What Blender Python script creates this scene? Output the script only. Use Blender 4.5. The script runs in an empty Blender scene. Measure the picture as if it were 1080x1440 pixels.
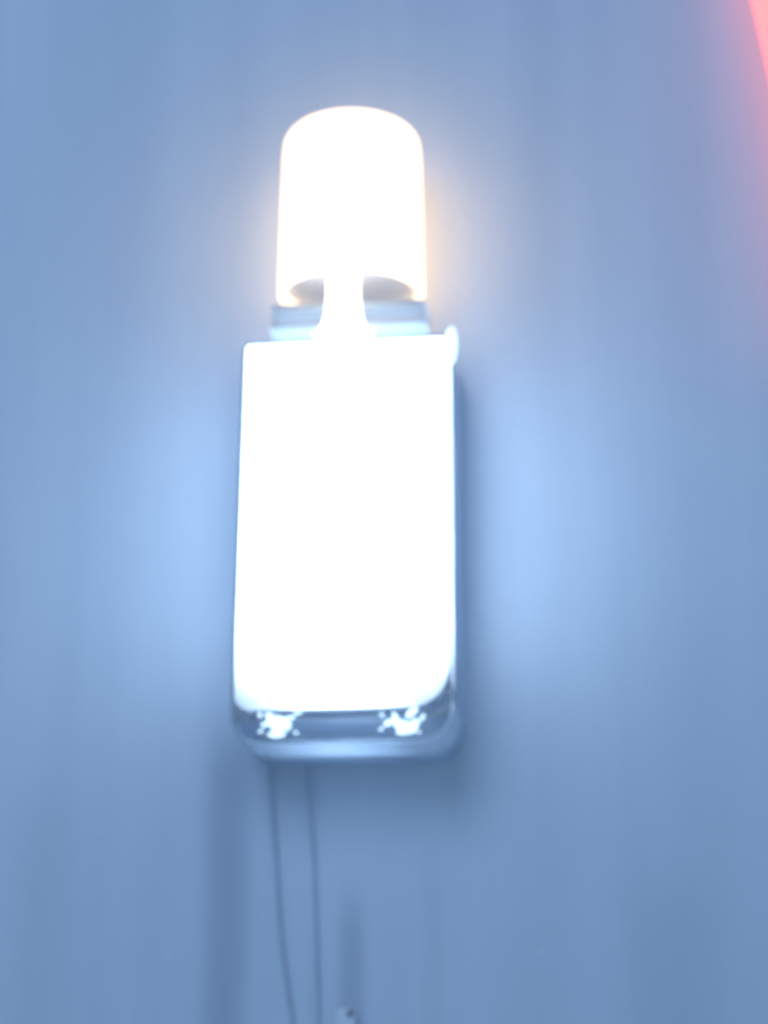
import bpy, bmesh, math, random
from mathutils import Vector

random.seed(7)
scene = bpy.context.scene
col = scene.collection

# ---------------------------------------------------------------- camera
cam_data = bpy.data.cameras.new('camera')
cam_data.sensor_fit = 'VERTICAL'
cam_data.sensor_height = 36.0
cam_data.sensor_width = 27.0
cam_data.lens = 75.0
cam_data.clip_start = 0.01
cam_data.clip_end = 100.0
cam_data.dof.use_dof = True
cam_data.dof.focus_distance = 0.80
cam_data.dof.aperture_fstop = 5.5
cam = bpy.data.objects.new('camera', cam_data)
col.objects.link(cam)
cam.location = (0.134, -1.02, 1.70)
cam.rotation_euler = (math.radians(90 + 16.0), 0.0, math.radians(6.84))
scene.camera = cam

# ---------------------------------------------------------------- dim bluish ambient and fill light (night interior, no sky)
world = bpy.data.worlds.new('World')
scene.world = world
world.use_nodes = True
bg = world.node_tree.nodes['Background']
bg.inputs['Color'].default_value = (0.335, 0.565, 0.915, 1.0)
bg.inputs['Strength'].default_value = 0.515

# unseen fill lamp added to grade the wall brightness, above left of the viewer
fill_data = bpy.data.lights.new('fill_light', 'AREA')
fill_data.shape = 'DISK'
fill_data.size = 0.80
fill_data.color = (0.41, 0.61, 0.94)
fill_data.energy = 7.6
fill_lamp = bpy.data.objects.new('fill_light', fill_data)
col.objects.link(fill_lamp)
fill_lamp.location = (-0.20, -1.40, 2.60)
fill_lamp.rotation_euler = (math.radians(66), 0.0, math.radians(-8))

# ---------------------------------------------------------------- view and sampling
scene.view_settings.view_transform = 'Standard'
scene.view_settings.look = 'None'
scene.view_settings.exposure = 0.0
scene.view_settings.gamma = 1.0
scene.render.engine = 'CYCLES'
cy = scene.cycles
cy.use_denoising = True
try:
    cy.denoiser = 'OPENIMAGEDENOISE'
except Exception:
    pass
cy.max_bounces = 16
cy.transmission_bounces = 12
cy.glossy_bounces = 6
cy.transparent_max_bounces = 16
cy.sample_clamp_indirect = 6.0
cy.filter_width = 2.2

# light levels of the lit things
CORE = ((0.56, 0.74, 0.99), 10.2)
SHADE = ((1.0, 0.67, 0.37), 2.35)
STEM = ((1.0, 0.94, 0.85), 2.6)
SPARKLE = ((0.62, 0.86, 1.0), 1.5)
RED = ((1.0, 0.25, 0.26), 1.4)


# ---------------------------------------------------------------- material helpers
def new_mat(name):
    m = bpy.data.materials.new(name)
    m.use_nodes = True
    return m, m.node_tree.nodes, m.node_tree.links, m.node_tree.nodes['Principled BSDF']


def noise(nodes, links, scale, detail=3.0, stretch=(1, 1, 1), rough=0.5):
    tc = nodes.new('ShaderNodeTexCoord')
    mp = nodes.new('ShaderNodeMapping')
    mp.inputs['Scale'].default_value = stretch
    n = nodes.new('ShaderNodeTexNoise')
    n.inputs['Scale'].default_value = scale
    n.inputs['Detail'].default_value = detail
    n.inputs['Roughness'].default_value = rough
    links.new(tc.outputs['Object'], mp.inputs['Vector'])
    links.new(mp.outputs['Vector'], n.inputs['Vector'])
    return n


def ramp(nodes, links, src, c0, c1, p0=0.3, p1=0.7):
    r = nodes.new('ShaderNodeValToRGB')
    r.color_ramp.elements[0].position = p0
    r.color_ramp.elements[0].color = (*c0, 1)
    r.color_ramp.elements[1].position = p1
    r.color_ramp.elements[1].color = (*c1, 1)
    links.new(src, r.inputs['Fac'])
    return r


SHADOW_STREAKS = ((-0.0640, -0.0640, 1.905, 1.700, 0.018, 0.34), (-0.0045, -0.0030, 1.825, 1.756, 0.011, 0.30),
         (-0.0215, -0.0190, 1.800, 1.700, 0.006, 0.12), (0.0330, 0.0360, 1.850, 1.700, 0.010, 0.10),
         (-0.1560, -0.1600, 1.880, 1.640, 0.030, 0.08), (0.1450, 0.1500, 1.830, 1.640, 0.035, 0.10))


def mat_wall():
    m, N, L, b = new_mat('painted_plaster')
    broad = noise(N, L, 5.0, 4.0, (1.0, 1.0, 0.35))
    streak = noise(N, L, 19.0, 4.0, (1.0, 1.0, 0.07))
    c1 = ramp(N, L, broad.outputs['Fac'], (0.60, 0.655, 0.72), (0.66, 0.70, 0.76))
    c2 = ramp(N, L, streak.outputs['Fac'], (0.86, 0.875, 0.895), (1.0, 1.0, 1.0), 0.30, 0.68)
    mx = N.new('ShaderNodeMix')
    mx.data_type = 'RGBA'
    mx.blend_type = 'MULTIPLY'
    mx.inputs['Factor'].default_value = 1.0
    L.new(c1.outputs['Color'], mx.inputs['A'])
    L.new(c2.outputs['Color'], mx.inputs['B'])
    # shadow streaks low on the wall, painted into its colour: (x at top, x at bottom, z top, z bottom, half width, strength)
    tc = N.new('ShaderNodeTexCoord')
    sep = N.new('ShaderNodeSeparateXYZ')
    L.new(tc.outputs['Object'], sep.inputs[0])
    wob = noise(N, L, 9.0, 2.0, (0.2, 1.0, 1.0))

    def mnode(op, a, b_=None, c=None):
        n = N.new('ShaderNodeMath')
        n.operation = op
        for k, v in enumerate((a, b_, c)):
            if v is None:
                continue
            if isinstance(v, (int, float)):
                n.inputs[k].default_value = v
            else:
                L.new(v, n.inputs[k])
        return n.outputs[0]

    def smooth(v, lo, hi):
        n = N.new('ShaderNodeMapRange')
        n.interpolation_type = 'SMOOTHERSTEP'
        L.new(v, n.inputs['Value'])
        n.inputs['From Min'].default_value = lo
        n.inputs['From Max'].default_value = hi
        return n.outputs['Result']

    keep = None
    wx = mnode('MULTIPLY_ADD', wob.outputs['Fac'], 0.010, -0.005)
    for x_t, x_b, z_t, z_b, hw, st in SHADOW_STREAKS:
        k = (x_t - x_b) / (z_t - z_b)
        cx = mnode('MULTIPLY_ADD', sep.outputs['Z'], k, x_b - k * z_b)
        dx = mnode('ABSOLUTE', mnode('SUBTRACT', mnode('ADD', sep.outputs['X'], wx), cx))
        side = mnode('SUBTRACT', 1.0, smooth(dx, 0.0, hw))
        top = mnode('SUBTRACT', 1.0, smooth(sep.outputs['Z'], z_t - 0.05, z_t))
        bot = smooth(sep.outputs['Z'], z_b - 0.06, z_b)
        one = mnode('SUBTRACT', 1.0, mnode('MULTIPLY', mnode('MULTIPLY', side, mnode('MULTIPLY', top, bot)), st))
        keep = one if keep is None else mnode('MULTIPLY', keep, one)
    shadow_mix = N.new('ShaderNodeMix')
    shadow_mix.data_type = 'RGBA'
    L.new(keep, shadow_mix.inputs['Factor'])
    shadow_mix.inputs['A'].default_value = (0.15, 0.18, 0.255, 1)
    L.new(mx.outputs['Result'], shadow_mix.inputs['B'])
    L.new(shadow_mix.outputs['Result'], b.inputs['Base Color'])
    b.inputs['Roughness'].default_value = 0.62
    b.inputs['Specular IOR Level'].default_value = 0.3
    fine = noise(N, L, 140.0, 6.0, (1.0, 1.0, 0.5), 0.65)
    bp = N.new('ShaderNodeBump')
    bp.inputs['Strength'].default_value = 0.22
    bp.inputs['Distance'].default_value = 0.002
    L.new(fine.outputs['Fac'], bp.inputs['Height'])
    L.new(bp.outputs['Normal'], b.inputs['Normal'])
    return m


def mat_plain(name, c0, c1, rough, metallic=0.0, scale=60.0):
    m, N, L, b = new_mat(name)
    n = noise(N, L, scale)
    r = ramp(N, L, n.outputs['Fac'], c0, c1)
    L.new(r.outputs['Color'], b.inputs['Base Color'])
    b.inputs['Roughness'].default_value = rough
    b.inputs['Metallic'].default_value = metallic
    return m


def mat_glass(name, tint=(0.97, 0.99, 1.0), rough=0.02, bump=0.05):
    m, N, L, b = new_mat(name)
    b.inputs['Base Color'].default_value = (*tint, 1)
    b.inputs['Transmission Weight'].default_value = 1.0
    b.inputs['IOR'].default_value = 1.48
    b.inputs['Roughness'].default_value = rough
    n = noise(N, L, 55.0, 2.0)
    bp = N.new('ShaderNodeBump')
    bp.inputs['Strength'].default_value = bump
    bp.inputs['Distance'].default_value = 0.002
    L.new(n.outputs['Fac'], bp.inputs['Height'])
    L.new(bp.outputs['Normal'], b.inputs['Normal'])
    return m


def mat_lit(name, glow, base=(0.8, 0.8, 0.8), rough=0.4):
    m, N, L, b = new_mat(name)
    n = noise(N, L, 40.0)
    r = ramp(N, L, n.outputs['Fac'], [c * 0.94 for c in base], base)
    L.new(r.outputs['Color'], b.inputs['Base Color'])
    b.inputs['Roughness'].default_value = rough
    b.inputs['Emission Color'].default_value = (*glow[0], 1)
    b.inputs['Emission Strength'].default_value = glow[1]
    return m


def mat_milky(name, c0, c1, through, glassy=0.0):
    m, N, L, b = new_mat(name)
    n = noise(N, L, 60.0)
    r = ramp(N, L, n.outputs['Fac'], c0, c1)
    L.new(r.outputs['Color'], b.inputs['Base Color'])
    b.inputs['Roughness'].default_value = 0.12 if glassy else 0.4
    b.inputs['Transmission Weight'].default_value = glassy
    b.inputs['IOR'].default_value = 1.48
    t = N.new('ShaderNodeBsdfTranslucent')
    L.new(r.outputs['Color'], t.inputs['Color'])
    mix = N.new('ShaderNodeMixShader')
    mix.inputs['Fac'].default_value = through
    L.new(b.outputs['BSDF'], mix.inputs[1])
    L.new(t.outputs['BSDF'], mix.inputs[2])
    L.new(mix.outputs['Shader'], N['Material Output'].inputs['Surface'])
    return m


def mat_core():
    # a backlit diffuser: the light panel behind it stops short of the two lower corners
    m = mat_lit('lit_white_diffuser', CORE, (0.40, 0.45, 0.50))
    N, L = m.node_tree.nodes, m.node_tree.links
    b = N['Principled BSDF']
    tc = N.new('ShaderNodeTexCoord')
    sep = N.new('ShaderNodeSeparateXYZ')
    L.new(tc.outputs['Object'], sep.inputs[0])
    w = noise(N, L, 70.0, 3.0)

    def edge(out, lo, hi, wob):
        k = N.new('ShaderNodeMath')
        k.operation = 'MULTIPLY_ADD'
        L.new(w.outputs['Fac'], k.inputs[0])
        k.inputs[1].default_value = wob
        L.new(out, k.inputs[2])
        n = N.new('ShaderNodeMapRange')
        n.interpolation_type = 'SMOOTHSTEP'
        L.new(k.outputs[0], n.inputs['Value'])
        n.inputs['From Min'].default_value = lo
        n.inputs['From Max'].default_value = hi
        return n.outputs['Result']

    def diag(k):
        d = N.new('ShaderNodeMath')
        d.operation = 'MULTIPLY_ADD'
        L.new(sep.outputs['X'], d.inputs[0])
        d.inputs[1].default_value = k
        L.new(sep.outputs['Z'], d.inputs[2])
        return d.outputs[0]

    bottom = edge(diag(0.9), 1.8500, 1.8980, 0.016)
    corner = edge(diag(-0.9), 1.8580, 1.9080, 0.022)
    q = N.new('ShaderNodeMath')
    q.operation = 'MULTIPLY'
    L.new(bottom, q.inputs[0])
    L.new(corner, q.inputs[1])
    f = q.outputs[0]
    st = N.new('ShaderNodeMapRange')
    L.new(f, st.inputs['Value'])
    st.inputs['To Min'].default_value = CORE[1] * 0.085
    st.inputs['To Max'].default_value = CORE[1]
    L.new(st.outputs['Result'], b.inputs['Emission Strength'])
    return m


M = {
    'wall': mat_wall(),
    'housing': mat_milky('milky_blue_housing', (0.60, 0.69, 0.80), (0.65, 0.74, 0.84), 0.42),
    'cradle': mat_milky('milky_plastic_cradle', (0.74, 0.84, 0.94), (0.80, 0.88, 0.96), 0.30, 0.75),
    'glass': mat_glass('clear_glass'),
    'collar': mat_milky('milky_collar_glass', (0.88, 0.96, 1.0), (0.94, 0.98, 1.0), 0.25, 1.0),
    'ridge': mat_milky('milky_ridge_glass', (0.90, 0.94, 0.97), (0.94, 0.97, 0.99), 0.5),
    'core': mat_core(),
    'shade': mat_lit('lit_frosted_shade', SHADE),
    'stem': mat_lit('lit_stem', STEM),
    'sparkle': mat_lit('lit_sparkle', SPARKLE, (0.8, 0.9, 0.95), 0.1),
    'plate': mat_plain('white_enamel_plate', (0.86, 0.84, 0.84), (0.90, 0.88, 0.88), 0.5),
    'cord': mat_plain('grey_cord_sleeve', (0.38, 0.43, 0.51), (0.45, 0.50, 0.58), 0.6),
    'clip': mat_plain('white_plastic_clip', (0.66, 0.69, 0.74), (0.72, 0.75, 0.79), 0.5),
    'nail': mat_plain('dull_steel_nail', (0.22, 0.23, 0.25), (0.30, 0.31, 0.33), 0.45, 0.8),
    'fleck': mat_plain('white_paint_fleck', (0.80, 0.81, 0.82), (0.86, 0.87, 0.88), 0.6),
    'red': mat_lit('lit_red_tube', RED, (0.75, 0.20, 0.17), 0.4),
    'red_end': mat_plain('dark_red_end_cap', (0.10, 0.03, 0.03), (0.14, 0.04, 0.04), 0.5),
}


# ---------------------------------------------------------------- mesh helpers
def link(name, bm, mat, parent=None, smooth=True):
    bmesh.ops.recalc_face_normals(bm, faces=bm.faces)
    me = bpy.data.meshes.new(name)
    bm.to_mesh(me)
    bm.free()
    if smooth:
        for p in me.polygons:
            p.use_smooth = True
        me.set_sharp_from_angle(angle=math.radians(40))
    me.materials.append(mat)
    o = bpy.data.objects.new(name, me)
    col.objects.link(o)
    if parent is not None:
        o.parent = parent
        o.matrix_parent_inverse = parent.matrix_basis.inverted()
    return o


def rrect(x0, x1, z0, z1, rb, rt, inset=0.0, n=8):
    """Rounded rectangle in x, z: rb radius of the bottom corners (right, left), rt of the top ones."""
    x0 += inset; x1 -= inset; z0 += inset; z1 -= inset
    rr, rl = rb if isinstance(rb, tuple) else (rb, rb)
    rr = max(rr - inset, 0.0006); rl = max(rl - inset, 0.0006); rt = max(rt - inset, 0.0006)
    pts = []
    for cx, cz, r, a0 in ((x1 - rr, z0 + rr, rr, -90), (x1 - rt, z1 - rt, rt, 0),
                          (x0 + rt, z1 - rt, rt, 90), (x0 + rl, z0 + rl, rl, 180)):
        for i in range(n + 1):
            a = math.radians(a0 + 90.0 * i / n)
            pts.append((cx + r * math.cos(a), cz + r * math.sin(a)))
    return pts


def loft(bm, rings, cap0=True, cap1=True):
    vs = [[bm.verts.new(p) for p in ring] for ring in rings]
    n = len(vs[0])
    for a, b in zip(vs, vs[1:]):
        for i in range(n):
            j = (i + 1) % n
            bm.faces.new((a[i], a[j], b[j], b[i]))
    if cap0:
        bm.faces.new(vs[0][::-1])
    if cap1:
        bm.faces.new(vs[-1])
    return vs


def slab(bm, x0, x1, z0, z1, y_back, y_front, rb, rt, bevel):
    """Rounded plate standing off the wall (y is negative toward the viewer)."""
    rings = []
    for k in range(4):
        a = math.radians(90.0 * k / 3)
        rings.append((y_back - bevel * (1 - math.cos(a)), bevel * (1 - math.sin(a))))
    front = [(y_front + bevel * (1 - math.cos(math.radians(90.0 * k / 3))), bevel * (1 - math.sin(math.radians(90.0 * k / 3)))) for k in range(4)]
    rings += front[::-1]
    loft(bm, [[(x, y, z) for x, z in rrect(x0, x1, z0, z1, rb, rt, ins)] for y, ins in rings])


def lean(bm, z0, z1):
    """The block narrows a little towards its top and leans a touch."""
    for v in bm.verts:
        u = (v.co.z - z0) / (z1 - z0)
        v.co.x = v.co.x * (1.0 - 0.030 * u) - 0.0016 * (1.0 - u)


def lathe(bm, profile, cx, cy, n=64, close=False):
    rings = []
    for r, z in profile:
        rings.append([(cx + r * math.cos(2 * math.pi * i / n), cy + r * math.sin(2 * math.pi * i / n), z) for i in range(n)])
    if close:
        rings.append(rings[0])
        vs = [[bm.verts.new(p) for p in ring] for ring in rings[:-1]]
        vs.append(vs[0])
        for a, b in zip(vs, vs[1:]):
            for i in range(n):
                j = (i + 1) % n
                bm.faces.new((a[i], a[j], b[j], b[i]))
    else:
        loft(bm, rings)


def tube(bm, pts, radii, n=12):
    pts = [Vector(p) for p in pts]
    if not hasattr(radii, '__len__'):
        radii = [radii] * len(pts)
    rings = []
    for i, p in enumerate(pts):
        t = (pts[min(i + 1, len(pts) - 1)] - pts[max(i - 1, 0)]).normalized()
        u = t.cross(Vector((0, 1, 0)))
        u.normalize()
        v = t.cross(u)
        rings.append([tuple(p + u * (radii[i] * math.cos(2 * math.pi * k / n)) + v * (radii[i] * math.sin(2 * math.pi * k / n))) for k in range(n)])
    loft(bm, rings)


def smooth_path(ctrl, steps=10):
    c = [Vector(p) for p in ctrl]
    out = []
    for i in range(len(c) - 1):
        p0, p1, p2, p3 = c[max(i - 1, 0)], c[i], c[i + 1], c[min(i + 2, len(c) - 1)]
        for s in range(steps):
            t = s / steps
            out.append(0.5 * ((2 * p1) + (p2 - p0) * t + (2 * p0 - 5 * p1 + 4 * p2 - p3) * t * t + (3 * p1 - p0 - 3 * p2 + p3) * t ** 3))
    out.append(c[-1])
    return out


def thing(name, label, cat, loc, group=None):
    o = bpy.data.objects.new(name, None)
    o.empty_display_size = 0.02
    col.objects.link(o)
    o.location = loc
    o['label'] = label
    o['category'] = cat
    if group:
        o['group'] = group
    return o


# ---------------------------------------------------------------- the wall
bm = bmesh.new()
loft(bm, [[(-2.0, y, 0.0), (2.0, y, 0.0), (2.0, y, 3.2), (-2.0, y, 3.2)] for y in (0.0, 0.10)])
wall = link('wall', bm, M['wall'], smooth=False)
wall['kind'] = 'structure'
wall['label'] = 'smooth pale blue painted wall behind the glowing lamp'

# raised paint flecks on the wall
for x, z, r in ((-0.1282, 1.8376, 0.0009), (0.0862, 1.7776, 0.0008), (-0.1298, 1.9777, 0.0007), (-0.176, 1.812, 0.0006),
                (0.131, 1.905, 0.0006), (-0.092, 1.776, 0.0006)):
    bm = bmesh.new()
    bmesh.ops.create_icosphere(bm, subdivisions=1, radius=r)
    for v in bm.verts:
        v.co *= random.uniform(0.75, 1.2)
        v.co.y *= 0.6
        v.co += Vector((x, 0.0, z))
    link('paint_fleck', bm, M['fleck'], wall)

# ---------------------------------------------------------------- the lit wall lamp
lamp = thing('wall_lamp', 'glowing white glass block lamp with domed warm shade on top, mounted on the wall', 'lamp', (0.0, 0.0, 1.866))
HW = 0.0515
ZB, ZT = 1.869, 2.066

# back housing of the block
bm = bmesh.new()
slab(bm, -HW, HW, ZB + 0.0150, ZT, 0.0, -0.025, 0.0030, 0.004, 0.0012)
lean(bm, ZB, ZT)
link('housing', bm, M['housing'], lamp)

# milky cradle wrapping the foot of the block
bm = bmesh.new()
zc = ZB + 0.0150
n = 10
prof_o, prof_i = [], []
for pr, off in ((prof_o, 0.0), (prof_i, 0.0013)):
    hw, rad = HW + 0.0015 - off, 0.0160 - off
    zb = ZB - 0.0015 + off
    pr.append((-hw, zc))
    for k in range(n + 1):
        t = math.radians(180 + 90 * k / n)
        pr.append((-hw + rad + rad * math.cos(t), zb + rad + rad * math.sin(t)))
    for k in range(n + 1):
        t = math.radians(270 + 90 * k / n)
        pr.append((hw - rad + rad * math.cos(t), zb + rad + rad * math.sin(t)))
    pr.append((hw, zc))
loop = prof_o + prof_i[::-1]
yb, yf = -0.0003, -0.0530
va = [bm.verts.new((x, yb, z)) for x, z in loop]
vb = [bm.verts.new((x, yf, z)) for x, z in loop]
m_ = len(loop)
h_ = len(prof_o)
for i in range(m_):
    j = (i + 1) % m_
    bm.faces.new((va[i], va[j], vb[j], vb[i]))
for i in range(h_ - 1):
    for v_ in (va, vb):
        bm.faces.new((v_[i], v_[i + 1], v_[m_ - 2 - i], v_[m_ - 1 - i]))
lean(bm, ZB, ZT)
link('cradle', bm, M['cradle'], lamp)

# hollow clear glass cover in front of the housing
bm = bmesh.new()
slab(bm, -HW, HW, ZB, ZT, -0.0255, -0.0600, 0.0145, 0.004, 0.0012)
outer = len(bm.faces)
slab(bm, -HW + 0.0009, HW - 0.0009, ZB + 0.0148, ZT - 0.0012, -0.0270, -0.0585, (0.0180, 0.0080), 0.0025, 0.0010)
bmesh.ops.recalc_face_normals(bm, faces=bm.faces)
bm.faces.ensure_lookup_table()
lean(bm, ZB, ZT)
glass = link('glass_cover', bm, M['glass'], lamp)
# the inner shell is a cavity: turn its normals inward
me = glass.data
bm = bmesh.new()
bm.from_mesh(me)
bm.faces.ensure_lookup_table()
bmesh.ops.reverse_faces(bm, faces=[f for f in bm.faces if f.index >= outer])
bm.to_mesh(me)
bm.free()

# lit diffuser inside the cover
bm = bmesh.new()
slab(bm, -HW + 0.0014, HW - 0.0014, ZB + 0.0154, ZT - 0.0018, -0.0278, -0.0579, (0.0175, 0.0075), 0.0020, 0.0010)
lean(bm, ZB, ZT)
link('diffuser', bm, M['core'], lamp)

# two sparkles of the thick glass foot, shaped as glowing faceted shards
def sparkle(cx, cz, seed, spikes):
    rnd = random.Random(seed)
    bm = bmesh.new()
    for dx, dz, w, h, ang in spikes:
        t = bmesh.new()
        bmesh.ops.create_icosphere(t, subdivisions=1, radius=1.0)
        ca, sa = math.cos(math.radians(ang)), math.sin(math.radians(ang))
        for v in t.verts:
            k = rnd.uniform(0.72, 1.15)
            x, y, z = v.co.x * w * k, v.co.y * 0.0018 * k, v.co.z * h * k
            v.co = Vector((cx + dx + x * ca - z * sa, -0.0606 + y, cz + dz + x * sa + z * ca))
        me = bpy.data.meshes.new('tmp')
        t.to_mesh(me)
        t.free()
        bm.from_mesh(me)
        bpy.data.meshes.remove(me)
    return link('sparkle', bm, M['sparkle'], lamp, smooth=False)


sparkle(-0.0305, 1.8768, 1, [(0, 0, 0.0042, 0.0050, 10), (-0.0036, 0.0026, 0.0022, 0.0042, 35), (0.0040, -0.0004, 0.0030, 0.0032, -20),
                             (-0.0010, -0.0046, 0.0050, 0.0015, 0), (-0.0062, 0.0002, 0.0016, 0.0012, 0), (0.0058, 0.0030, 0.0030, 0.0012, 12),
                             (-0.0082, 0.0046, 0.0010, 0.0016, 20), (0.0092, 0.0052, 0.0026, 0.0007, 4), (0.0086, -0.0038, 0.0012, 0.0008, -15), (-0.0078, -0.0030, 0.0014, 0.0007, 25)])
sparkle(0.0268, 1.8763, 2, [(0, -0.0008, 0.0048, 0.0030, -8), (-0.0056, 0.0004, 0.0030, 0.0016, 25), (0.0050, 0.0050, 0.0020, 0.0046, -40),
                            (0.0060, -0.0014, 0.0020, 0.0038, -20), (-0.0026, 0.0030, 0.0012, 0.0026, 30), (0.0010, -0.0044, 0.0044, 0.0011, 0),
                            (0.0098, 0.0022, 0.0009, 0.0022, -25), (-0.0092, -0.0026, 0.0014, 0.0008, 10), (-0.0088, 0.0040, 0.0010, 0.0012, 40), (0.0082, -0.0044, 0.0012, 0.0007, 20)])

# glint on the block's top right glass corner, shaped as a glowing bead
bm = bmesh.new()
lathe(bm, [(0.0004, 2.0510), (0.0016, 2.0525), (0.0025, 2.0570), (0.0027, 2.0620), (0.0022, 2.0668), (0.0012, 2.0690), (0.0004, 2.0697)], HW - 0.0002, -0.0575, 20)
link('corner_glint', bm, M['sparkle'], lamp)

# glass collar between block and shade, with two ridges
bm = bmesh.new()
slab(bm, -0.0375, 0.0375, 2.0664, 2.0880, -0.026, -0.052, 0.003, 0.003, 0.0012)
collar = link('collar', bm, M['collar'], lamp)
for z in (2.0745, 2.0850):
    bm = bmesh.new()
    slab(bm, -0.0385, 0.0385, z - 0.0008, z + 0.0008, -0.025, -0.0545, 0.0007, 0.0007, 0.0005)
    link('ridge', bm, M['ridge'], collar)

# lit stem in front of the collar, up into the shade
SX, SY = 0.0, -0.0390
bm = bmesh.new()
lathe(bm, [(0.0150, 2.0666), (0.0125, 2.0685), (0.0102, 2.0720), (0.0088, 2.0780), (0.0080, 2.0890), (0.0080, 2.0984)], 0.0, 0.0, 40)
for v in bm.verts:
    v.co.x = v.co.x - 0.0008
    v.co.y = v.co.y * 0.45 - 0.0620
link('stem', bm, M['stem'], lamp)

# frosted shade: a thick shell, closed on top, open below
bm = bmesh.new()
prof = [(0.0361, 2.0950), (0.0358, 2.1150), (0.0352, 2.1500), (0.0347, 2.1710)]
for k in range(1, 8):
    a = math.radians(90 * k / 7)
    prof.append((0.0344 - 0.011 * (1 - math.cos(a)), 2.1745 + 0.0105 * math.sin(a)))
prof += [(0.012, 2.1866), (0.0010, 2.1870), (0.0010, 2.1830), (0.0225, 2.1820), (0.0312, 2.1740), (0.0328, 2.1500), (0.0336, 2.1040), (0.0339, 2.0950)]
lathe(bm, prof, SX, SY, 72, close=True)
link('shade', bm, M['shade'], lamp)

# plate closing the underside of the shade, with a small centre hole
bm = bmesh.new()
lathe(bm, [(0.0334, 2.0990), (0.0334, 2.1005), (0.0040, 2.1005), (0.0040, 2.0990)], SX, SY, 64, close=True)
link('shade_plate', bm, M['plate'], lamp)

# two thin cords leaving the underside and running down the wall
for ctrl, r in (([(-0.0435, -0.006, 1.868), (-0.0432, -0.003, 1.858), (-0.0405, -0.0011, 1.825), (-0.0372, -0.0011, 1.7846), (-0.0312, -0.0011, 1.7451), (-0.024, -0.0011, 1.700), (-0.020, -0.0011, 1.60)], 0.00085),
                ([(-0.0250, -0.006, 1.868), (-0.0247, -0.003, 1.858), (-0.0221, -0.0010, 1.825), (-0.0209, -0.0009, 1.798), (-0.0198, -0.0005, 1.770), (-0.0190, -0.0003, 1.745), (-0.0185, -0.0003, 1.60)], 0.00075)):
    bm = bmesh.new()
    tube(bm, smooth_path(ctrl), r)
    link('cord', bm, M['cord'], lamp)

# ---------------------------------------------------------------- cable clip at the bottom
clip = thing('cable_clip', 'small white plastic clip nailed to the wall low under the lamp', 'clip', (-0.0063, 0.0, 1.7487))
bm = bmesh.new()
slab(bm, -0.0108, -0.0012, 1.7415, 1.7520, 0.0, -0.0060, 0.0015, 0.003, 0.0012)
link('clip_body', bm, M['clip'], clip)
bm = bmesh.new()
t = [(0.0017, -0.0060), (0.0017, -0.0068), (0.0010, -0.0073)]
loft(bm, [[(-0.0036 + r * math.cos(2 * math.pi * i / 16), y, 1.7497 + r * math.sin(2 * math.pi * i / 16)) for i in range(16)] for r, y in t])
link('nail_head', bm, M['nail'], clip)

# ---------------------------------------------------------------- red tube light cut off by the picture's edge
red = thing('tube_light', 'glowing red tube light slanting down at the top right edge', 'tube light', (0.2290, 0.0, 2.16))
a, b = Vector((0.2060, -0.0200, 2.335)), Vector((0.2470, -0.0200, 2.070))
bm = bmesh.new()
tube(bm, [a.lerp(b, t / 12) for t in range(13)], 0.0130, 24)
link('tube', bm, M['red'], red)
d = (b - a).normalized()
for p, s in ((a, -1), (b, 1)):
    bm = bmesh.new()
    tube(bm, [p - d * s * 0.002, p + d * s * 0.012, p + d * s * 0.016], [0.0142, 0.0142, 0.010], 24)
    link('end_cap', bm, M['red_end'], red)
    bm = bmesh.new()
    q = p + d * s * 0.006
    slab(bm, q.x - 0.008, q.x + 0.008, q.z - 0.006, q.z + 0.006, 0.0, -0.0100, 0.001, 0.001, 0.0006)
    link('bracket', bm, M['red_end'], red)
